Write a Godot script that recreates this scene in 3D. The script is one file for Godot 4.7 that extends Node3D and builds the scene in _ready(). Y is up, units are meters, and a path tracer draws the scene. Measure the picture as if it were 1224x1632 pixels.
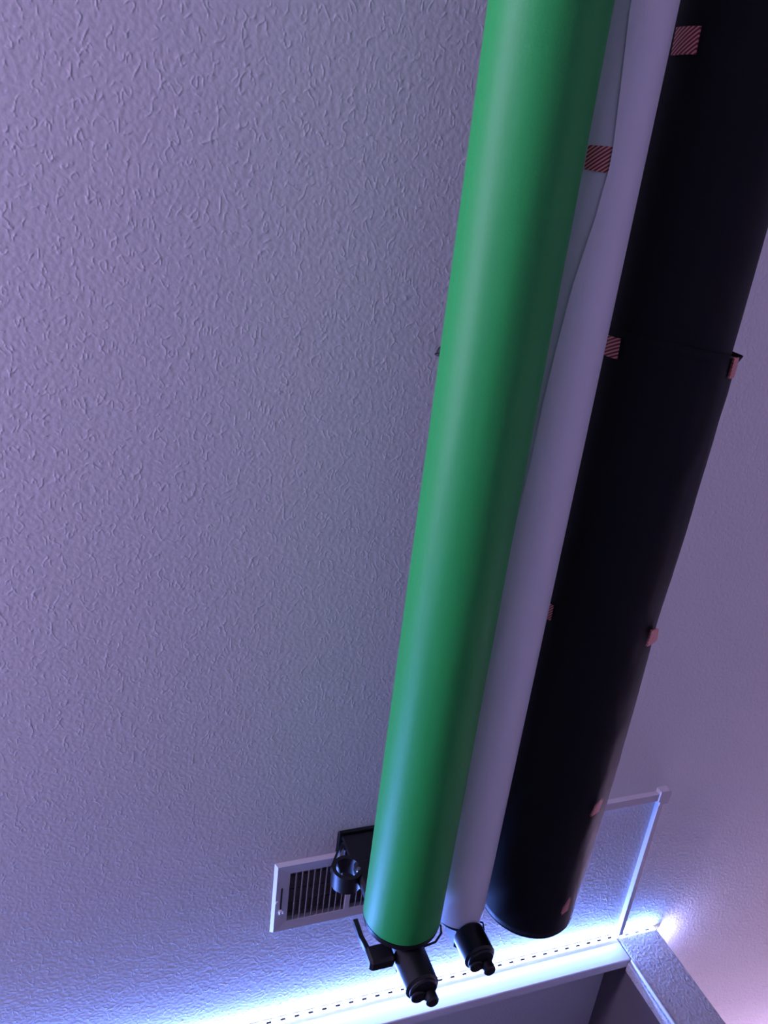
extends Node3D
# A corner of a room seen from below: ceiling, three paper rolls, a vent, a light strip over an open closet.
# Lengths in metres. Points measured against the camera height are lifted by EYE.

const EYE := 1.49
const CEIL := 2.44
const FOCAL := 1300.0
const WALL_Z := -1.4155

var M := {}
var taken := {}
var cam_basis := Basis(
	Vector3(0.93877984, -0.32644644, 0.11011421),
	Vector3(0.03132366, 0.39917171, 0.91634097),
	Vector3(-0.34309072, -0.85679325, 0.38495985))

# ------------------------------------------------------------------ helpers
func numbered(called: String) -> String:
	taken[called] = taken.get(called, -1) + 1
	return called if taken[called] == 0 else "%s_%03d" % [called, taken[called]]

func thing(called: String, label: String, category: String, at := Vector3.ZERO, group := "") -> Node3D:
	var o := Node3D.new()
	o.name = numbered(called)
	add_child(o)
	o.position = at
	tag(o, label, category, group)
	return o

func tag(o: Node, label: String, category: String, group := "") -> void:
	o.set_meta("label", label)
	o.set_meta("category", category)
	if group:
		o.set_meta("group", group)

func new_st() -> SurfaceTool:
	var st := SurfaceTool.new()
	st.begin(Mesh.PRIMITIVE_TRIANGLES)
	return st

func commit(st: SurfaceTool) -> ArrayMesh:
	st.generate_normals()
	return st.commit()

func part(called: String, mesh: Mesh, mat: Material, parent: Node, at := Vector3.ZERO) -> MeshInstance3D:
	var o := MeshInstance3D.new()
	o.name = called if parent != self else numbered(called)
	o.mesh = mesh
	o.material_override = mat
	o.cast_shadow = GeometryInstance3D.SHADOW_CASTING_SETTING_ON
	parent.add_child(o, true)
	o.position = at
	return o

func structure(called: String, mesh: Mesh, mat: Material) -> MeshInstance3D:
	var o := part(called, mesh, mat, self)
	o.set_meta("kind", "structure")
	return o

func tri(st: SurfaceTool, a: Vector3, b: Vector3, c: Vector3, out: Vector3, group := -1) -> void:
	# clockwise seen from the side that "out" points to
	st.set_smooth_group(group)
	if (b - a).cross(c - a).dot(out) > 0.0:
		var t := b
		b = c
		c = t
	st.add_vertex(a)
	st.add_vertex(b)
	st.add_vertex(c)

func quad(st: SurfaceTool, a: Vector3, b: Vector3, c: Vector3, d: Vector3, out: Vector3, group := -1) -> void:
	tri(st, a, b, c, out, group)
	tri(st, a, c, d, out, group)

func box(st: SurfaceTool, lo: Vector3, hi: Vector3, bevel := 0.0, xf := Transform3D.IDENTITY) -> void:
	var c := (lo + hi) / 2.0
	var s := (hi - lo) / 2.0
	var b := minf(bevel, minf(s.x, minf(s.y, s.z)) * 0.9)
	for ax in 3:
		var u := (ax + 1) % 3
		var v := (ax + 2) % 3
		for sg in [-1.0, 1.0]:
			var p: Array[Vector3] = []
			for k in [[-1, -1], [1, -1], [1, 1], [-1, 1]]:
				var q := Vector3.ZERO
				q[ax] = s[ax] * sg
				q[u] = (s[u] - b) * k[0]
				q[v] = (s[v] - b) * k[1]
				p.append(xf * (c + q))
			var n := Vector3.ZERO
			n[ax] = sg
			quad(st, p[0], p[1], p[2], p[3], xf.basis * n)
	if b <= 0.0:
		return
	for ax in 3:
		var u := (ax + 1) % 3
		var v := (ax + 2) % 3
		for su in [-1.0, 1.0]:
			for sv in [-1.0, 1.0]:
				var p: Array[Vector3] = []
				for k in [[0, -1], [0, 1], [1, 1], [1, -1]]:
					var q := Vector3.ZERO
					q[ax] = (s[ax] - b) * k[1]
					q[u] = (s[u] - (0.0 if k[0] == 0 else b)) * su
					q[v] = (s[v] - (b if k[0] == 0 else 0.0)) * sv
					p.append(xf * (c + q))
				var n := Vector3.ZERO
				n[u] = su
				n[v] = sv
				quad(st, p[0], p[1], p[2], p[3], xf.basis * n)
	for sx in [-1.0, 1.0]:
		for sy in [-1.0, 1.0]:
			for sz in [-1.0, 1.0]:
				var g := Vector3(sx, sy, sz)
				var e := g * (s - Vector3(b, b, b))
				tri(st, xf * (c + e + Vector3(b * sx, 0, 0)), xf * (c + e + Vector3(0, b * sy, 0)), xf * (c + e + Vector3(0, 0, b * sz)), xf.basis * g)

func box_mesh(lo: Vector3, hi: Vector3, bevel := 0.0) -> ArrayMesh:
	var st := new_st()
	box(st, lo, hi, bevel)
	return commit(st)

# profile: Vector2(radius, along axis); axis through "at"; each profile segment is smooth round the axis
func lathe(st: SurfaceTool, prof: Array, xf: Transform3D, n := 40) -> void:
	for i in prof.size() - 1:
		var p: Vector2 = prof[i]
		var q: Vector2 = prof[i + 1]
		var slope := Vector2(q.y - p.y, -(q.x - p.x))
		for k in n:
			var a0 := TAU * k / n
			var a1 := TAU * (k + 1) / n
			var c0 := Vector3(cos(a0), 0, sin(a0))
			var c1 := Vector3(cos(a1), 0, sin(a1))
			var mid := (c0 + c1).normalized()
			var out := xf.basis * (mid * slope.x + Vector3(0, slope.y, 0))
			var A := xf * (c0 * p.x + Vector3(0, p.y, 0))
			var B := xf * (c1 * p.x + Vector3(0, p.y, 0))
			var C := xf * (c1 * q.x + Vector3(0, q.y, 0))
			var D := xf * (c0 * q.x + Vector3(0, q.y, 0))
			if p.x > 0.0:
				tri(st, A, B, C, out, i)
			if q.x > 0.0:
				tri(st, A, C, D, out, i)

func lathe_mesh(prof: Array, xf := Transform3D.IDENTITY, n := 40) -> ArrayMesh:
	var st := new_st()
	lathe(st, prof, xf, n)
	return commit(st)

# axis of a lathe turned to run along -z
func along_z(at: Vector3) -> Transform3D:
	return Transform3D(Basis(Vector3(1, 0, 0), -PI / 2), at)

# flat band or round tube swept along points; half-sizes w (sideways) and t (across)
func sweep(st: SurfaceTool, pts: Array, side: Vector3, w: float, t: float, sides := 4) -> void:
	var rings: Array = []
	for i in pts.size():
		var a: Vector3 = pts[maxi(i - 1, 0)]
		var b: Vector3 = pts[mini(i + 1, pts.size() - 1)]
		var d := (b - a).normalized()
		var s := (side - d * side.dot(d)).normalized()
		var u := d.cross(s)
		var ring: Array[Vector3] = []
		for k in sides:
			var ang := TAU * (k + 0.5) / sides
			var f := sqrt(2.0) if sides == 4 else 1.0
			ring.append(pts[i] + s * w * cos(ang) * f + u * t * sin(ang) * f)
		rings.append(ring)
	for i in rings.size() - 1:
		for k in sides:
			var j := (k + 1) % sides
			var mid: Vector3 = (rings[i][k] + rings[i][j] + rings[i + 1][k] + rings[i + 1][j]) / 4.0
			var g := k if sides == 4 else 0
			quad(st, rings[i][k], rings[i][j], rings[i + 1][j], rings[i + 1][k], mid - (pts[i] + pts[i + 1]) / 2.0, g)
	for e in [0, rings.size() - 1]:
		var out: Vector3 = pts[e] - pts[1 if e == 0 else e - 1]
		for k in range(1, sides - 1):
			tri(st, rings[e][0], rings[e][k], rings[e][k + 1], out, 90 + e)

# a pixel of the photograph as a direction, and where that direction meets a cylinder that runs along z
func ray(px: float, py: float) -> Vector3:
	return cam_basis * Vector3((px - 612.0) / FOCAL, (816.0 - py) / FOCAL, -1.0)

func on_roll(px: float, py: float, roll: Dictionary) -> Vector2:
	# (angle, z) in the roll's own frame; at the outline when the direction just misses it
	var inv := roll_frame(roll).affine_inverse()
	var d := inv.basis * ray(px, py)
	var f := inv * Vector3(0, EYE, 0)
	var e := Vector2(d.x, d.y)
	var c := Vector2(f.x, f.y)
	var a := e.dot(e)
	var b := 2.0 * e.dot(c)
	var k: float = c.dot(c) - roll.r * roll.r
	var t := (-b - sqrt(maxf(b * b - 4.0 * a * k, 0.0))) / (2.0 * a)
	var ang := atan2(c.y + d.y * t, c.x + d.x * t)
	return Vector2(ang if ang < PI / 2 else ang - TAU, f.z + d.z * t)

func roll_frame(roll: Dictionary) -> Transform3D:
	return Transform3D(Basis(Vector3.UP, roll.turn), Vector3(roll.x, roll.y, 0))

func smat(c: Color, rough := 0.6, spec := 0.5) -> StandardMaterial3D:
	var m := StandardMaterial3D.new()
	m.albedo_color = c
	m.roughness = rough
	m.metallic_specular = spec
	return m

func relief(m: StandardMaterial3D, tex: Texture2D, tile: float, depth_cm: float, offset := Vector3.ZERO) -> void:
	m.uv1_triplanar = true
	m.uv1_world_triplanar = true
	m.uv1_scale = Vector3.ONE / tile
	m.uv1_offset = offset
	m.heightmap_enabled = true
	m.heightmap_texture = tex
	m.heightmap_scale = depth_cm

# ------------------------------------------------------------------ textures
func trowel_texture() -> ImageTexture:
	# hand-textured plaster: short crooked ridges of uneven height over a fine pebbled skin
	var n := 2048
	var ridge := FastNoiseLite.new()
	ridge.seed = 11
	ridge.noise_type = FastNoiseLite.TYPE_SIMPLEX_SMOOTH
	ridge.frequency = 0.098
	ridge.fractal_type = FastNoiseLite.FRACTAL_NONE
	var where := FastNoiseLite.new()
	where.seed = 5
	where.frequency = 0.07
	where.fractal_type = FastNoiseLite.FRACTAL_NONE
	var fine := FastNoiseLite.new()
	fine.seed = 23
	fine.frequency = 0.14
	fine.fractal_octaves = 2
	var data := PackedFloat32Array()
	data.resize(n * n)
	for y in n:
		for x in n:
			var w := clampf(where.get_noise_2d(x * 1.1, y * 0.75) * 2.6 - 0.2, 0.0, 1.0)
			var r := 0.0
			if w > 0.0:
				r = maxf(1.0 - absf(ridge.get_noise_2d(x * 1.2, y * 0.62)) * 5.0, 0.0) * w
			data[y * n + x] = r * 0.5 + fine.get_noise_2d(x, y) * 0.18 + 0.18
	return ImageTexture.create_from_image(Image.create_from_data(n, n, false, Image.FORMAT_RF, data.to_byte_array()))

func stripe_texture() -> ImageTexture:
	var n := 96
	var im := Image.create(n, n, false, Image.FORMAT_RGB8)
	for y in n:
		for x in n:
			var s := fposmod((x + y) / 96.0 * 5.5, 1.0)
			im.set_pixel(x, y, Color(0.97, 0.72, 0.65) if s < 0.5 else Color(0.58, 0.12, 0.17))
	return ImageTexture.create_from_image(im)

func paper_texture() -> NoiseTexture2D:
	var t := NoiseTexture2D.new()
	var nz := FastNoiseLite.new()
	nz.seed = 3
	nz.frequency = 0.08
	nz.fractal_octaves = 4
	t.noise = nz
	t.width = 512
	t.height = 512
	t.seamless = true
	return t

# ------------------------------------------------------------------ scene
func _ready() -> void:
	# camera
	var cam := Camera3D.new()
	cam.name = "camera"
	add_child(cam)
	cam.fov = rad_to_deg(2.0 * atan(816.0 / FOCAL))
	cam.near = 0.02
	cam.transform = Transform3D(cam_basis, Vector3(0, EYE, 0))
	cam.current = true

	# surroundings: a closed room, nothing of the sky comes in
	var we := WorldEnvironment.new()
	we.name = "world_environment"
	var env := Environment.new()
	env.background_mode = Environment.BG_COLOR
	env.background_color = Color(0.02, 0.02, 0.03)
	env.tonemap_mode = Environment.TONE_MAPPER_LINEAR
	env.tonemap_exposure = 1.0
	env.sdfgi_enabled = true
	env.ssao_enabled = true
	env.ssil_enabled = true
	we.environment = env
	add_child(we)

	make_materials()
	# light strips under the ceiling: position of the middle, length, direction of the run, facing, colour, energy
	strip_light(Vector3(-0.118, CEIL - 0.0042, WALL_Z + 0.0042), 2.245, Vector3.RIGHT, Vector3(0, -0.6, 1), Color(0.40, 0.55, 1.0), 3.0)
	strip_light(Vector3(1.0625, CEIL - 0.0048, WALL_Z + 0.0012), 0.085, Vector3.RIGHT, Vector3(0, 0, 1), Color(0.40, 0.55, 1.0), 0.10)
	strip_light(Vector3(LEFT_X + 0.014, CEIL - 0.16, 0.65), 3.1, Vector3.BACK, Vector3(1, -0.15, 0), Color(0.82, 0.74, 1.0), 6.1)
	strip_light(Vector3(0.35, CEIL - 0.10, BACK_Z - 0.014), 3.1, Vector3.RIGHT, Vector3(0, -0.15, -1), Color(0.76, 0.72, 1.0), 0.35)  # unseen fill strip, added for general brightness
	strip_light(Vector3(1.85, CEIL - 0.06, ALCOVE_Z + 0.014), 1.3, Vector3.RIGHT, Vector3(0, 0.8, 1), Color(0.90, 0.77, 1.0), 2.4)
	strip_light(Vector3(1.1175, CEIL - 0.0055, WALL_Z - 0.024), 0.04, Vector3.FORWARD, Vector3(1, -1, 0), Color(0.62, 0.64, 1.0), 0.12)

	build_room()
	build_rolls()
	build_bracket()
	build_vent()
	build_raceway()
	build_strips()

const LEFT_X := -1.25
const BACK_Z := 2.6
const RIGHT_X := 2.55
const ALCOVE_Z := -2.35

func strip_light(at: Vector3, length: float, run: Vector3, facing: Vector3, c: Color, energy: float) -> void:
	var l := AreaLight3D.new()
	l.name = numbered("strip_glow")
	l.area_size = Vector2(length, 0.008)
	l.light_color = c
	l.light_energy = energy
	l.area_range = 12.0
	l.area_attenuation = 2.0
	l.shadow_enabled = true
	var z := -facing.normalized()
	var x := run.normalized()
	l.transform = Transform3D(Basis(x, z.cross(x), z), at + facing.normalized() * 0.0022)
	add_child(l)

func make_materials() -> void:
	var tr := trowel_texture()
	M.ceiling = smat(Color(0.86, 0.85, 0.84), 0.75, 0.3)
	relief(M.ceiling, tr, 2.4, 0.085, Vector3(0.2, 0.1, 0.86))
	M.wall = smat(Color(0.80, 0.79, 0.78), 0.45, 0.4)
	relief(M.wall, tr, 2.2, 0.50)
	M.trim = smat(Color(0.88, 0.87, 0.87), 0.22)
	M.shaded_lining = smat(Color(0.42, 0.39, 0.40), 0.7, 0.3)  # darker grey carries the shade inside the closet
	M.floor = smat(Color(0.66, 0.64, 0.63), 0.9, 0.2)
	M.green = smat(Color(0.11, 0.58, 0.25), 0.54, 0.5)
	M.white_paper = smat(Color(0.92, 0.92, 0.92), 0.65, 0.4)
	M.black_paper = smat(Color(0.05, 0.05, 0.055), 0.62, 0.32)
	var pt := paper_texture()
	for k in ["green", "white_paper", "black_paper"]:
		relief(M[k], pt, 0.12, 0.012)
	M.core = smat(Color(0.55, 0.43, 0.30), 0.85)
	M.black = smat(Color(0.035, 0.035, 0.04), 0.45)
	M.black_metal = smat(Color(0.05, 0.05, 0.055), 0.35)
	M.steel = smat(Color(0.55, 0.55, 0.58), 0.3)
	M.steel.metallic = 0.9
	M.vent = smat(Color(0.74, 0.72, 0.72), 0.45)
	M.damper = smat(Color(0.42, 0.40, 0.40), 0.6)
	M.duct = smat(Color(0.56, 0.56, 0.57), 0.6)
	M.raceway = smat(Color(0.74, 0.72, 0.73), 0.45)
	M.tape = smat(Color.WHITE, 0.55)
	M.tape.albedo_texture = stripe_texture()
	M.ribbon = smat(Color(0.90, 0.90, 0.90), 0.5)
	M.ribbon.emission_enabled = true
	M.ribbon.emission = Color(0.85, 0.88, 1.0)
	M.ribbon.emission_energy_multiplier = 3.0
	M.chip = smat(Color(0.95, 0.95, 0.95), 0.5)
	M.chip.emission_enabled = true
	M.chip.emission = Color(0.82, 0.86, 1.0)
	M.chip.emission_energy_multiplier = 6.0
	M.ribbon_pink = smat(Color(0.95, 0.95, 0.95), 0.5)
	M.ribbon_pink.emission_enabled = true
	M.ribbon_pink.emission = Color(0.92, 0.80, 1.0)
	M.ribbon_pink.emission_energy_multiplier = 2.0
	M.resistor = smat(Color(0.08, 0.08, 0.09), 0.6)

# vent opening in the ceiling
const V_LO := Vector2(0.288, -1.168)
const V_HI := Vector2(0.545, -1.056)

func build_room() -> void:
	var T := 0.12
	var st := new_st()
	var x0 := LEFT_X - T
	var x1 := RIGHT_X + T
	var z0 := ALCOVE_Z - T
	var z1 := BACK_Z + T
	box(st, Vector3(x0, CEIL, z0), Vector3(V_LO.x, CEIL + T, z1))
	box(st, Vector3(V_HI.x, CEIL, z0), Vector3(x1, CEIL + T, z1))
	box(st, Vector3(V_LO.x, CEIL, z0), Vector3(V_HI.x, CEIL + T, V_LO.y))
	box(st, Vector3(V_LO.x, CEIL, V_HI.y), Vector3(V_HI.x, CEIL + T, z1))
	structure("ceiling", commit(st), M.ceiling)
	structure("floor", box_mesh(Vector3(x0, -T, z0), Vector3(x1, 0, z1)), M.floor)
	structure("wall_left", box_mesh(Vector3(x0, 0, z0), Vector3(LEFT_X, CEIL, z1)), M.wall)
	structure("wall_right", box_mesh(Vector3(RIGHT_X, 0, z0), Vector3(x1, CEIL, z1)), M.wall)
	structure("wall_back", box_mesh(Vector3(LEFT_X, 0, BACK_Z), Vector3(RIGHT_X, CEIL, z1)), M.wall)
	structure("wall_alcove", box_mesh(Vector3(1.112, 0, z0), Vector3(RIGHT_X, CEIL, ALCOVE_Z)), M.wall)
	structure("wall_closet_back", box_mesh(Vector3(LEFT_X, 0, z0), Vector3(1.014, CEIL, ALCOVE_Z)), M.shaded_lining)
	structure("wall_closet_shade_sheet", box_mesh(Vector3(1.0120, 0, ALCOVE_Z), Vector3(1.0138, CEIL, WALL_Z - 0.031)), M.shaded_lining)  # thin sheet over the side wall, closet shade put into its colour
	# the wall that ends beside the closet, an outer corner
	structure("wall_closet_side", box_mesh(Vector3(1.014, 0, z0), Vector3(1.112, CEIL, WALL_Z), 0.002), M.wall)
	# header board over the closet opening, and the jamb board down its right side
	structure("trim_1", box_mesh(Vector3(LEFT_X, EYE + 0.894, WALL_Z - 0.022), Vector3(1.0115, CEIL, WALL_Z), 0.0015), M.trim)
	structure("trim_2", box_mesh(Vector3(1.0085, 0, WALL_Z - 0.006), Vector3(1.0138, EYE + 0.892, WALL_Z + 0.002), 0.0015), M.trim)
	structure("trim_3", box_mesh(Vector3(1.0045, 0, WALL_Z - 0.030), Vector3(1.0138, EYE + 0.893, WALL_Z - 0.0065), 0.001), M.wall)
	# added shelf, out of view, keeping floor light off the closet ceiling
	structure("trim_4", box_mesh(Vector3(LEFT_X, EYE + 0.60, ALCOVE_Z), Vector3(1.014, EYE + 0.62, WALL_Z - 0.05), 0.002), M.trim)

# ------------------------------------------------------------------ paper rolls
var GREEN := {"x": 0.405, "y": EYE + 0.76, "r": 0.0556, "end": -0.966, "turn": 0.0}
var WHITE := {"x": 0.5133, "y": EYE + 0.785, "r": 0.0360, "end": -1.0145, "turn": 0.0}
var BLACK := {"x": 0.6465, "y": EYE + 0.79, "r": 0.0730, "end": -1.035, "turn": 0.0105}
const ROLL_LENGTH := 2.72

# a sheet round the roll: angle from a0(z) to a1(z), radius from r(angle, z), two skins and edges
func sheet(za: float, zb: float, nz: int, na: int, a0: Callable, a1: Callable, r: Callable, thick: float) -> ArrayMesh:
	var st := new_st()
	var P: Array = []
	var Q: Array = []
	for i in nz + 1:
		var z := lerpf(za, zb, float(i) / nz)
		var p: Array[Vector3] = []
		var q: Array[Vector3] = []
		for k in na + 1:
			var a: float = lerpf(a0.call(z), a1.call(z), float(k) / na)
			var rr: float = r.call(a, z)
			p.append(Vector3(cos(a) * rr, sin(a) * rr, z))
			q.append(Vector3(cos(a) * (rr - thick), sin(a) * (rr - thick), z))
		P.append(p)
		Q.append(q)
	for i in nz:
		for k in na:
			var m: Vector3 = P[i][k]
			var out := Vector3(m.x, m.y, 0)
			quad(st, P[i][k], P[i + 1][k], P[i + 1][k + 1], P[i][k + 1], out, 0)
			quad(st, Q[i][k], Q[i + 1][k], Q[i + 1][k + 1], Q[i][k + 1], -out, 1)
		for k in [0, na]:
			var t: Vector3 = P[i][k] - P[i][1 if k == 0 else k - 1]
			quad(st, P[i][k], P[i + 1][k], Q[i + 1][k], Q[i][k], t, 2)
	for k in na:
		for i in [0, nz]:
			quad(st, P[i][k], P[i][k + 1], Q[i][k + 1], Q[i][k], Vector3(0, 0, P[i][k].z - P[nz - i][k].z), 3)
	return commit(st)

func table(z: float, rows: Array) -> float:
	# rows [z, value] with z falling
	if z >= rows[0][0]:
		return rows[0][1]
	for i in rows.size() - 1:
		if z >= rows[i + 1][0]:
			return lerpf(rows[i + 1][1], rows[i][1], (z - rows[i + 1][0]) / (rows[i][0] - rows[i + 1][0]))
	return rows[-1][1]

func tape_strip(parent: Node3D, roll: Dictionary, px: Array, lift := 0.0012) -> void:
	# corners in the photograph, turned to (angle, z) on the roll
	var c: Array[Vector2] = []
	for p in px:
		c.append(on_roll(p[0], p[1], roll))
	var v := PackedVector3Array()
	var nn := PackedVector3Array()
	var uv := PackedVector2Array()
	var ix := PackedInt32Array()
	var n := 6
	for skin in 2:
		var rr: float = roll.r + (lift if skin == 0 else lift * 0.3)
		for j in n + 1:
			for i in n + 1:
				var u := float(i) / n
				var w := float(j) / n
				var q := c[0].lerp(c[1], u).lerp(c[3].lerp(c[2], u), w)
				var d := Vector3(cos(q.x), sin(q.x), 0)
				v.append(d * rr + Vector3(0, 0, q.y))
				nn.append(d * (1.0 if skin == 0 else -1.0))
				uv.append(Vector2(u, w))
	var k := (n + 1) * (n + 1)
	for j in n:
		for i in n:
			var a := j * (n + 1) + i
			var b := a + n + 1
			ix.append_array([a, a + 1, b + 1, a, b + 1, b])
			ix.append_array([k + a, k + b + 1, k + a + 1, k + a, k + b, k + b + 1])
	var arr := []
	arr.resize(Mesh.ARRAY_MAX)
	arr[Mesh.ARRAY_VERTEX] = v
	arr[Mesh.ARRAY_NORMAL] = nn
	arr[Mesh.ARRAY_TEX_UV] = uv
	arr[Mesh.ARRAY_INDEX] = ix
	var mesh := ArrayMesh.new()
	mesh.add_surface_from_arrays(Mesh.PRIMITIVE_TRIANGLES, arr)
	var o := part("tape_strip", mesh, M.tape, parent)
	o.set_meta("label", "small piece of red and pink striped tape")

# paper body: ring cross-section, hollow for the core
func paper_body(roll: Dictionary, wobble: float, seed_: int, nz := 90) -> ArrayMesh:
	var nz_ := FastNoiseLite.new()
	nz_.seed = seed_
	nz_.frequency = 1.4
	var st := new_st()
	var na := 72
	var z0: float = roll.end
	var z1 := z0 + ROLL_LENGTH
	var hole := 0.0285
	var P: Array = []
	for i in nz + 1:
		var z := lerpf(z0, z1, float(i) / nz)
		var p: Array[Vector3] = []
		for k in na:
			var a := TAU * k / na
			var rr: float = roll.r + wobble * nz_.get_noise_3d(cos(a) * 0.5, sin(a) * 0.5, z)
			p.append(Vector3(cos(a) * rr, sin(a) * rr, z))
		P.append(p)
	for i in nz:
		for k in na:
			var j := (k + 1) % na
			var m: Vector3 = P[i][k]
			quad(st, P[i][k], P[i + 1][k], P[i + 1][j], P[i][j], Vector3(m.x, m.y, 0), 0)
	for e in [0, nz]:
		for k in na:
			var j := (k + 1) % na
			var a: Vector3 = P[e][k]
			var b: Vector3 = P[e][j]
			var ah := Vector3(cos(TAU * k / na) * hole, sin(TAU * k / na) * hole, a.z)
			var bh := Vector3(cos(TAU * j / na) * hole, sin(TAU * j / na) * hole, b.z)
			quad(st, a, b, bh, ah, Vector3(0, 0, -1.0 if e == 0 else 1.0), 1)
	return commit(st)

func core_mesh(roll: Dictionary) -> ArrayMesh:
	var z: float = roll.end - 0.001
	return lathe_mesh([Vector2(0.0255, 0.0), Vector2(0.0285, 0.0), Vector2(0.0285, ROLL_LENGTH + 0.002), Vector2(0.0255, ROLL_LENGTH + 0.002), Vector2(0.0255, 0.0)],
		Transform3D(Basis(Vector3(1, 0, 0), PI / 2), Vector3(0, 0, z)), 36)

func build_rolls() -> void:
	# green
	var g := thing("paper_roll", "bright green backdrop paper roll hanging under the ceiling beside the white roll", "paper roll", Vector3(GREEN.x, GREEN.y, 0), "backdrop paper rolls")
	part("paper", paper_body(GREEN, 0.0012, 4), M.green, g)
	part("core", core_mesh(GREEN), M.core, g)

	# white
	var w := thing("paper_roll", "white backdrop paper roll hanging between the green and the black rolls", "paper roll", Vector3(WHITE.x, WHITE.y, 0), "backdrop paper rolls")
	part("paper", paper_body(WHITE, 0.0006, 9), M.white_paper, w)
	part("core", core_mesh(WHITE), M.core, w)
	var rows: Array = []
	for p in [[1005, 5], [990, 130], [975, 253], [948, 350], [911, 460], [888, 550], [866, 640], [846, 735], [828, 810]]:
		var q := on_roll(p[0], p[1], {"x": WHITE.x, "y": WHITE.y, "r": WHITE.r + 0.004, "turn": 0.0})
		rows.append([q.y, q.x])
	rows.append([-0.6, deg_to_rad(-165.0)])
	var we := func(z): return table(z, rows)
	part("loose_sheet", sheet(WHITE.end - 0.002, WHITE.end + ROLL_LENGTH - 0.003, 120, 48, we, func(_z): return deg_to_rad(140.0),
		func(a, z): return WHITE.r + 0.0012 + 0.003 * pow(clampf(1.0 - (a - we.call(z)) / 1.3, 0.0, 1.0), 1.5), 0.0004), M.white_paper, w)
	tape_strip(w, WHITE, [[939, 231], [983, 235], [971, 277], [932, 270]], 0.0014)

	# black
	var b := thing("paper_roll", "thick black backdrop paper roll held with small striped tape pieces", "paper roll", Vector3(BLACK.x, BLACK.y, 0), "backdrop paper rolls")
	b.rotation.y = BLACK.turn
	part("paper", paper_body(BLACK, 0.0010, 17), M.black_paper, b)
	part("core", core_mesh(BLACK), M.core, b)
	# two loose outer turns that bag between the tape pieces
	var nz := FastNoiseLite.new()
	nz.seed = 40
	nz.frequency = 3.0
	var step := func(a): return -0.150 + 0.012 * clampf((rad_to_deg(a) + 45.0) / -80.0, 0.0, 1.0)
	var far_st := sheet(0.0, 1.0, 100, 84, func(_t): return deg_to_rad(-205.0), func(_t): return deg_to_rad(75.0),
		func(_a, _t): return 1.0, 0.01)
	# rebuilt in roll space: t runs from the cut edge to the roll's far end
	var mdt := MeshDataTool.new()
	mdt.create_from_surface(far_st, 0)
	for i in mdt.get_vertex_count():
		var v := mdt.get_vertex(i)
		var a := atan2(v.y, v.x)
		if a > PI / 2:
			a -= TAU
		var z: float = lerpf(BLACK.end + 0.004, step.call(a), 1.0 - v.z)
		var inner := Vector2(v.x, v.y).length() < 0.995
		var bag := 0.0022 + 0.0016 * absf(sin((z + 0.15) * PI / 0.36)) + 0.0016 * nz.get_noise_2d(a * 0.7, z * 2.0)
		bag += 0.0035 * exp(-pow((z + 0.18) / 0.14, 2.0))
		bag *= smoothstep(-2.2, -0.9, a) * smoothstep(-1.04, -0.8, z)
		var near_edge := clampf(1.0 - absf(z - step.call(a)) / 0.012, 0.0, 1.0)
		bag += near_edge * 0.006 * exp(-pow((a + 0.70) / 0.22, 2.0))
		var rr: float = BLACK.r + 0.0007 + bag - (0.0004 if inner else 0.0)
		mdt.set_vertex(i, Vector3(cos(a) * rr, sin(a) * rr, z))
	var am := ArrayMesh.new()
	mdt.commit_to_surface(am)
	var rst := SurfaceTool.new()
	rst.create_from(am, 0)
	rst.generate_normals()
	part("loose_sheet", rst.commit(), M.black_paper, b)
	for t in [[[1081, 44], [1119, 42], [1110, 87], [1072, 89]], [[962, 528], [992, 540], [986, 573], [955, 559]],
			[[871, 955], [885, 965], [880, 989], [864, 982]], [[806, 1237], [815, 1240], [814, 1252], [803, 1259]]]:
		tape_strip(b, BLACK, t, 0.0022)
	var loose := {"x": BLACK.x, "y": BLACK.y, "r": BLACK.r + 0.006, "turn": BLACK.turn}
	for t in [[[1167, 569], [1181, 569], [1173, 601], [1158, 603]], [[1036, 1003], [1047, 1000], [1044, 1018], [1028, 1029]],
			[[947, 1283], [959, 1271], [952, 1291], [939, 1300]], [[896, 1446], [908, 1428], [903, 1448], [893, 1456]]]:
		tape_strip(b, loose, t, 0.003)

# ------------------------------------------------------------------ bracket, flanges and motors at the far end
const BZ := -0.997

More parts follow.
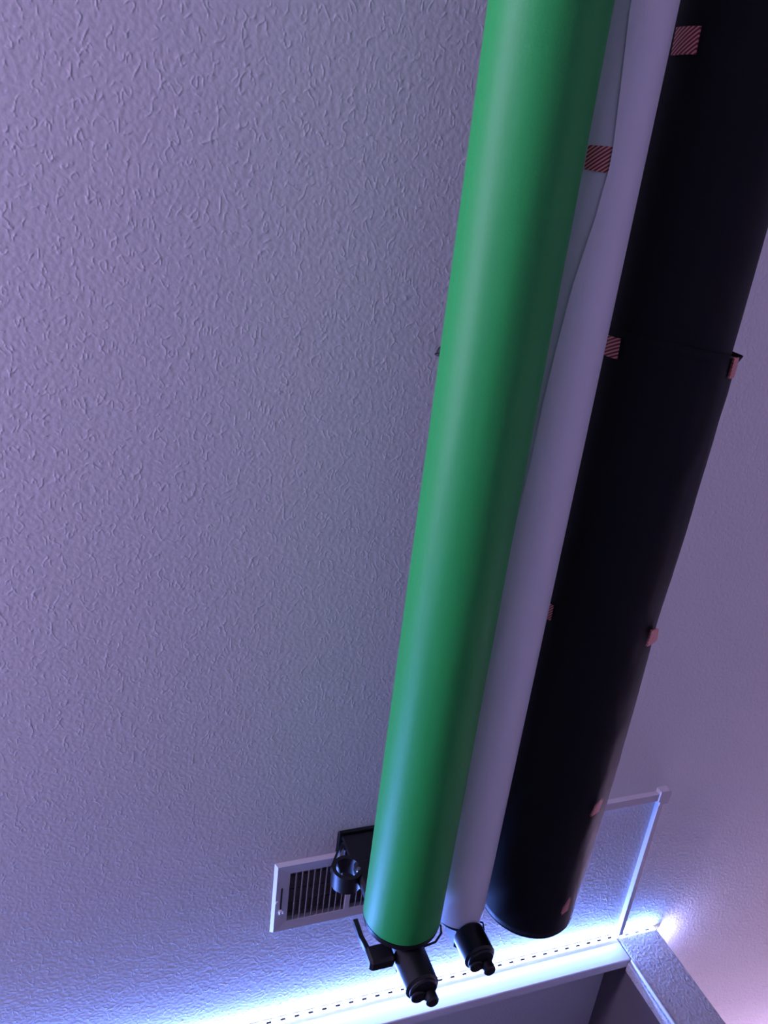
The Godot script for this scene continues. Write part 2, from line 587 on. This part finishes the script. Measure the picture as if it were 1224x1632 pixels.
func build_bracket() -> void:
	var t := thing("roll_bracket", "black metal bracket on the ceiling behind the far end of the green roll", "bracket", Vector3(0.5, CEIL, BZ))
	var o := Vector3(0.5, CEIL, BZ)
	var cp := part("ceiling_plate", box_mesh(Vector3(0.366, CEIL - 0.006, -1.032) - o, Vector3(0.72, CEIL, -0.988) - o, 0.003), M.black_metal, t)
	for x in [0.392, 0.55, 0.69]:
		part("screw", lathe_mesh([Vector2(0, -0.0085), Vector2(0.003, -0.008), Vector2(0.0045, -0.006), Vector2(0.0045, -0.004)], Transform3D(Basis(), Vector3(x, CEIL, -1.010) - o), 14), M.steel, cp)
	part("rail", box_mesh(Vector3(0.37, CEIL - 0.030, -1.085) - o, Vector3(0.70, CEIL - 0.012, BZ - 0.0045) - o, 0.002), M.black_metal, t)
	for roll in [GREEN, WHITE, BLACK]:
		var st := new_st()
		var at := roll_frame(roll) * Vector3(0, 0, roll.end - 0.031)
		box(st, Vector3(at.x - 0.033, at.y + 0.062, at.z - 0.004) - o, Vector3(at.x + 0.033, CEIL - (0.006 if roll == GREEN else 0.030), at.z + 0.002) - o, 0.002)
		box(st, Vector3(at.x - 0.012, at.y + 0.016, at.z - 0.006) - o, Vector3(at.x + 0.012, at.y + 0.07, at.z - 0.001) - o, 0.002)
		part("hanger_plate", commit(st), M.black_metal, t)
	# guide ring with a strap on the outer hanger plate
	var c := Vector3(0.358, EYE + 0.868, BZ) - o
	var ring: Array = []
	for k in 33:
		var a := TAU * k / 32.0
		ring.append(c + Vector3(cos(a) * 0.021, sin(a) * 0.021, 0))
	var rs := new_st()
	sweep(rs, ring, Vector3(0, 0, 1), 0.015, 0.0030)
	var rg := part("guide_ring", commit(rs), M.black, t)
	var ss := new_st()
	sweep(ss, [Vector3(0.368, EYE + 0.925, BZ) - o, Vector3(0.356, EYE + 0.912, BZ) - o, Vector3(0.338, EYE + 0.884, BZ) - o, Vector3(0.338, EYE + 0.868, BZ) - o], Vector3(0, 0, 1), 0.004, 0.0018)
	part("strap", commit(ss), M.black, rg)
	var ks := new_st()
	box(ks, Vector3(0.371, EYE + 0.812, BZ - 0.006) - o, Vector3(0.400, EYE + 0.880, BZ + 0.014) - o, 0.004)
	part("ring_clamp", commit(ks), M.black, t)
	part("screw", lathe_mesh([Vector2(0, 0.016), Vector2(0.003, 0.0155), Vector2(0.004, 0.013), Vector2(0.004, 0.010)], Transform3D(Basis(Vector3(1, 0, 0), PI / 2), Vector3(0.374, EYE + 0.862, BZ) - o), 12), M.steel, t)

	drive(GREEN, true, "black cylinder with a stub knob hanging below the end of the green roll")
	drive(WHITE, false, "black cylinder with a stub knob hanging below the end of the white roll")
	# plug in the black roll's end
	var p := thing("roll_end_plug", "black plug in the far end of the thick black roll", "plug", roll_frame(BLACK) * Vector3(0, 0, BLACK.end))
	part("flange", lathe_mesh([Vector2(0, 0.010), Vector2(0.030, 0.010), Vector2(0.033, 0.007), Vector2(0.033, 0.0015), Vector2(0.0, 0.0015)], along_z(Vector3.ZERO), 32), M.black, p)
	part("sleeve", lathe_mesh([Vector2(0, 0.001), Vector2(0.0250, 0.001), Vector2(0.0250, -0.06), Vector2(0, -0.06)], along_z(Vector3.ZERO), 32), M.black, p)

	# small hook further along, peeping out beside the green roll
	var h := thing("ceiling_hook", "tiny black hook on the ceiling peeping out beside the green roll", "hook", Vector3(0.434, CEIL, -0.205))
	part("hook_base", lathe_mesh([Vector2(0, -0.004), Vector2(0.006, -0.004), Vector2(0.008, -0.002), Vector2(0.008, 0), Vector2(0, 0)], Transform3D.IDENTITY, 20), M.black, h)
	var hs := new_st()
	var hp: Array = [Vector3(0, -0.002, 0), Vector3(0, -0.016, 0)]
	for k in 9:
		var a := PI * k / 8.0
		hp.append(Vector3(-0.008 + 0.008 * cos(a), -0.016 - 0.008 * sin(a), 0))
	sweep(hs, hp, Vector3(0, 0, 1), 0.0018, 0.0018, 8)
	part("hook_wire", commit(hs), M.black, h)

func drive(roll: Dictionary, outer: bool, label: String) -> void:
	var t := thing("roller_motor", label, "motor", Vector3(roll.x, roll.y, roll.end - 0.031), "motors under the roll ends")
	var z0 := 0.031
	# flange over the roll's end, sleeve in its core
	part("end_flange", lathe_mesh([Vector2(0, 0.014), Vector2(roll.r - 0.005, 0.014), Vector2(roll.r - 0.001, 0.010), Vector2(roll.r - 0.001, 0.0025), Vector2(0, 0.0025)], along_z(Vector3(0, 0, z0)), 48), M.black, t)
	part("sleeve", lathe_mesh([Vector2(0, 0.002), Vector2(0.0250, 0.002), Vector2(0.0250, -0.06), Vector2(0, -0.06)], along_z(Vector3(0, 0, z0)), 32), M.black, t)
	# gear housing and the hanging body
	var hs := new_st()
	box(hs, Vector3(-0.020 if outer else -0.010, -0.052 if outer else -0.026, -0.030), Vector3(0.020, 0.016, 0.012), 0.005)
	part("gear_housing", commit(hs), M.black, t)
	var bot := -0.094 if outer else -0.081
	var R := 0.0235
	var mz := -0.006 if outer else 0.019
	part("motor_body", lathe_mesh([Vector2(0, -0.038), Vector2(R - 0.001, -0.038), Vector2(R, -0.039), Vector2(R, bot + 0.003), Vector2(R - 0.003, bot), Vector2(0, bot)], Transform3D(Basis(), Vector3(0, 0, mz)), 44), M.black_metal, t)
	# end cap with a raised segment and a stub knob
	var cs := new_st()
	lathe(cs, [Vector2(0, bot), Vector2(0.020, bot), Vector2(0.020, bot - 0.002), Vector2(0.018, bot - 0.004), Vector2(0, bot - 0.004)], Transform3D(Basis(), Vector3(0, 0, mz)), 32)
	lathe(cs, [Vector2(0, bot - 0.003), Vector2(0.0105, bot - 0.003), Vector2(0.0105, bot - 0.006), Vector2(0.009, bot - 0.0075), Vector2(0, bot - 0.0075)], Transform3D(Basis(), Vector3(-0.008, 0, mz - 0.006)), 24)
	var cap := part("end_cap", commit(cs), M.black, t)
	part("knob", lathe_mesh([Vector2(0, bot), Vector2(0.0092, bot), Vector2(0.0092, bot - 0.015), Vector2(0.0074, bot - 0.0175), Vector2(0, bot - 0.0175)], Transform3D(Basis(), Vector3(0.009, 0, mz - 0.008)), 24), M.black_metal, cap)
	# fork that keeps the roll's end
	if outer:
		var fs := new_st()
		sweep(fs, [Vector3(-0.060, 0.024, 0.002), Vector3(-0.0605, -0.005, 0.002), Vector3(-0.056, -0.034, 0.002), Vector3(-0.040, -0.044, 0.0)], Vector3(0, 0, 1), 0.004, 0.0034)
		part("fork_arm", commit(fs), M.black, t)
		var bs := new_st()
		box(bs, Vector3(-0.061, -0.051, -0.012), Vector3(-0.024, -0.022, 0.008), 0.004)
		part("fork_block", commit(bs), M.black, t)
	var ws := new_st()
	var s: float = roll.r + 0.003
	sweep(ws, [Vector3(s - 0.008, -0.004, 0), Vector3(s + 0.001, -0.012, 0), Vector3(s - 0.003, -0.024, 0), Vector3(s - 0.016, -0.034, -0.002), Vector3(0.020, -0.036, -0.004)], Vector3(0, 0, 1), 0.0016, 0.0016, 8)
	part("fork_wire", commit(ws), M.black, t)

# ------------------------------------------------------------------ ceiling vent
func build_vent() -> void:
	var ox := 0.266
	var x1 := 0.566
	var z0 := -1.1885
	var z1 := -1.0365
	var o := Vector3((ox + x1) / 2, CEIL, (z0 + z1) / 2)
	var t := thing("ceiling_vent", "white louvered air vent in the ceiling partly behind the green roll", "vent", o)
	# frame: pressed rim that slopes up to the ceiling on its outer edge
	var st := new_st()
	var A := [Vector2(ox, z0), Vector2(x1, z0), Vector2(x1, z1), Vector2(ox, z1)]
	var L := Vector2(V_LO.x + 0.004, V_LO.y + 0.003)
	var H := Vector2(V_HI.x - 0.004, V_HI.y - 0.003)
	var C := [Vector2(L.x, L.y), Vector2(H.x, L.y), Vector2(H.x, H.y), Vector2(L.x, H.y)]
	for k in 4:
		var j := (k + 1) % 4
		var mid: Vector2 = (A[0] + A[2]) / 2
		var ins := func(p: Vector2): return p + Vector2(signf(mid.x - p.x), signf(mid.y - p.y)) * 0.0045
		var f := func(p: Vector2, y: float): return Vector3(p.x, CEIL + y, p.y) - o
		var e: Vector2 = (A[k] + A[j]) / 2 - mid
		var out := Vector3(e.x, 0, e.y).normalized()
		quad(st, f.call(A[k], 0.0), f.call(A[j], 0.0), f.call(ins.call(A[j]), -0.006), f.call(ins.call(A[k]), -0.006), out + Vector3.DOWN)
		quad(st, f.call(ins.call(A[k]), -0.006), f.call(ins.call(A[j]), -0.006), f.call(C[j], -0.005), f.call(C[k], -0.005), Vector3.DOWN)
		quad(st, f.call(C[k], -0.005), f.call(C[j], -0.005), f.call(C[j], 0.004), f.call(C[k], 0.004), -out)
	part("frame", commit(st), M.vent, t)
	# louvers: curved blades along z, a wide bar between the two banks
	var ls := new_st()
	var zl := L.y - 0.001
	var zh := H.y + 0.001
	var sec: Array = []
	for k in 7:
		var u := k / 6.0
		sec.append(Vector3(0.0056 * u, -0.0048 + 0.012 * u, 0))
	for k in 6:
		for th in 2:
			var dx := Vector3(0.0006 * (1 if th else -1), 0, 0)
			quad(ls, sec[k] + dx + Vector3(0, 0, zl - o.z), sec[k + 1] + dx + Vector3(0, 0, zl - o.z), sec[k + 1] + dx + Vector3(0, 0, zh - o.z), sec[k] + dx + Vector3(0, 0, zh - o.z), Vector3(1 if th else -1, 0, 0), th)
	quad(ls, sec[0] + Vector3(-0.0006, 0, zl - o.z), sec[0] + Vector3(0.0006, 0, zl - o.z), sec[0] + Vector3(0.0006, 0, zh - o.z), sec[0] + Vector3(-0.0006, 0, zh - o.z), Vector3.DOWN)
	var louver := commit(ls)
	var n := 0
	var x := L.x + 0.0098
	while x < H.x - 0.004:
		if n == 9:
			part("divider_bar", box_mesh(Vector3(x - 0.004, CEIL - 0.005, zl) - o, Vector3(x + 0.006, CEIL + 0.002, zh) - o, 0.001), M.vent, t)
			x += 0.0055
		else:
			part("louver", louver, M.vent, t, Vector3(x - o.x, 0, 0))
		n += 1
		x += 0.0104
	# damper blades across, seen between the louvers
	for z in [-1.0690, -1.0995, -1.1300, -1.1605]:
		var ds := new_st()
		box(ds, Vector3(L.x, CEIL + 0.0135, z - 0.0143) - o, Vector3(H.x, CEIL + 0.0147, z + 0.0143) - o)
		part("damper_blade", commit(ds), M.damper, t)
	# black strip painting the dark of a slot, its lever, and a fixing screw
	part("painted_slot", box_mesh(Vector3(0.2785, CEIL - 0.0062, -1.134) - o, Vector3(0.2812, CEIL - 0.0045, -1.088) - o), M.black, t)
	part("lever", box_mesh(Vector3(0.2765, CEIL - 0.011, -1.142) - o, Vector3(0.2835, CEIL - 0.0055, -1.134) - o, 0.0015), M.vent, t)
	part("screw", lathe_mesh([Vector2(0, -0.0078), Vector2(0.0025, -0.0074), Vector2(0.0035, -0.006), Vector2(0.0035, -0.0045)], Transform3D(Basis(), Vector3(0.2735, CEIL, -1.117) - o), 14), M.vent, t)
	# sheet-metal box above the opening
	var bs := new_st()
	var d := 0.11
	for k in 4:
		var j := (k + 1) % 4
		var B := [Vector2(V_LO.x + 0.001, V_LO.y + 0.001), Vector2(V_HI.x - 0.001, V_LO.y + 0.001), Vector2(V_HI.x - 0.001, V_HI.y - 0.001), Vector2(V_LO.x + 0.001, V_HI.y - 0.001)]
		var m: Vector2 = (B[k] + B[j]) / 2 - Vector2(o.x, o.z)
		quad(bs, Vector3(B[k].x, CEIL, B[k].y) - o, Vector3(B[j].x, CEIL, B[j].y) - o, Vector3(B[j].x, CEIL + d, B[j].y) - o, Vector3(B[k].x, CEIL + d, B[k].y) - o, -Vector3(m.x, 0, m.y))
	quad(bs, Vector3(V_LO.x, CEIL + d, V_LO.y) - o, Vector3(V_HI.x, CEIL + d, V_LO.y) - o, Vector3(V_HI.x, CEIL + d, V_HI.y) - o, Vector3(V_LO.x, CEIL + d, V_HI.y) - o, Vector3.DOWN)
	part("duct_box", commit(bs), M.duct, t)

# ------------------------------------------------------------------ cable channel on the ceiling
func build_raceway() -> void:
	var o := Vector3(1.012, CEIL, -1.05)
	var t := thing("cable_channel", "slim white cable channel with an elbow on the ceiling by the closet corner", "cable channel", o)
	var st := new_st()
	box(st, Vector3(1.0085, CEIL - 0.011, WALL_Z + 0.012) - o, Vector3(1.0195, CEIL, -1.048) - o, 0.0008)
	part("channel", commit(st), M.raceway, t)
	var s2 := new_st()
	box(s2, Vector3(0.72, CEIL - 0.011, -1.044) - o, Vector3(1.004, CEIL, -1.027) - o, 0.0008)
	part("channel", commit(s2), M.raceway, t)
	# elbow cover: L shape with a rounded outer corner
	var es := new_st()
	var lo := Vector2(1.003, -1.053)
	var hi := Vector2(1.030, -1.019)
	var pts: Array[Vector2] = [Vector2(lo.x, -1.045), Vector2(lo.x, hi.y)]
	for k in 7:
		var a := PI / 2 - PI / 2 * k / 6.0
		pts.append(Vector2(hi.x - 0.008 + 0.008 * cos(a), hi.y - 0.008 + 0.008 * sin(a)))
	pts.append(Vector2(hi.x - 0.002, lo.y))
	pts.append(Vector2(1.007, lo.y))
	pts.append(Vector2(1.007, -1.045))
	var cen := Vector2(1.016, -1.036)
	var y := -0.0135
	for k in pts.size():
		var p := pts[k]
		var q := pts[(k + 1) % pts.size()]
		var pi_ := p.lerp(cen, 0.08)
		var qi := q.lerp(cen, 0.08)
		var m := (p + q) / 2 - cen
		quad(es, Vector3(p.x, CEIL, p.y) - o, Vector3(q.x, CEIL, q.y) - o, Vector3(q.x, CEIL + y + 0.001, q.y) - o, Vector3(p.x, CEIL + y + 0.001, p.y) - o, Vector3(m.x, 0, m.y))
		quad(es, Vector3(p.x, CEIL + y + 0.001, p.y) - o, Vector3(q.x, CEIL + y + 0.001, q.y) - o, Vector3(qi.x, CEIL + y, qi.y) - o, Vector3(pi_.x, CEIL + y, pi_.y) - o, Vector3(m.x, -1, m.y))
		tri(es, Vector3(pi_.x, CEIL + y, pi_.y) - o, Vector3(qi.x, CEIL + y, qi.y) - o, Vector3(cen.x, CEIL + y, cen.y) - o, Vector3.DOWN)
	part("elbow", commit(es), M.raceway, t)

# ------------------------------------------------------------------ light strips
func strip(called: String, label: String, at: Vector3, run: Vector3, facing: Vector3, length: float, lit_from: float, lit_to: float, ribbon_mat: Material) -> void:
	# "at" is the start of the ribbon; chips and resistors between lit_from and lit_to along it
	var t := thing(called, label, "light strip", at)
	var z := facing.normalized()
	var x := run.normalized()
	var B := Basis(x, z.cross(x), z)
	var xf := Transform3D(B, Vector3.ZERO)
	var st := new_st()
	box(st, Vector3(0, -0.004, -0.0006), Vector3(length, 0.004, 0), 0.0, xf)
	part("ribbon", commit(st), ribbon_mat, t)
	var cs := new_st()
	box(cs, Vector3(-0.0025, -0.0025, 0), Vector3(0.0025, 0.0025, 0.0014), 0.0003, xf)
	var chip := commit(cs)
	var rs := new_st()
	box(rs, Vector3(-0.0045, -0.0016, 0), Vector3(0.0045, 0.0016, 0.0012), 0.0003, xf)
	var res := commit(rs)
	var d := lit_from
	while d < lit_to:
		part("led_chip", chip, M.chip, t, x * d)
		if d + 0.0128 < lit_to:
			part("resistor", res, M.resistor, t, x * (d + 0.0128))
		d += 0.0256

func build_strips() -> void:
	strip("led_strip", "glowing blue-white light strip along the top of the closet header", Vector3(LEFT_X + 0.01, CEIL - 0.0042, WALL_Z + 0.0042), Vector3.RIGHT, Vector3(0, -0.6, 1), 2.252, 1.35, 2.25, M.ribbon)
	strip("led_strip", "short glowing piece of light strip flat on the narrow wall beside the closet", Vector3(1.018, CEIL - 0.0048, WALL_Z + 0.0008), Vector3.RIGHT, Vector3(0, 0, 1), 0.09, 0.006, 0.09, M.ribbon)
	strip("led_strip", "glowing end of light strip wrapped round the outer corner of the wall", Vector3(1.1175, CEIL - 0.0055, WALL_Z - 0.004), Vector3.FORWARD, Vector3(1, -1, 0), 0.045, 0.006, 0.045, M.ribbon)
	strip("led_strip", "lavender light strip running high along the plain side wall", Vector3(LEFT_X + 0.012, CEIL - 0.16, -0.90), Vector3.BACK, Vector3(1, -0.15, 0), 3.1, 0.0, 0.0, M.ribbon_pink)
	strip("led_strip", "added lavender fill light strip high along the wall opposite the closet", Vector3(-1.2, CEIL - 0.10, BACK_Z - 0.012), Vector3.RIGHT, Vector3(0, -0.15, -1), 3.1, 0.0, 0.0, M.ribbon_pink)
	strip("led_strip", "pinkish light strip on the alcove wall beyond the outer corner", Vector3(1.2, CEIL - 0.06, ALCOVE_Z + 0.012), Vector3.RIGHT, Vector3(0, 0.8, 1), 1.3, 0.0, 0.0, M.ribbon_pink)
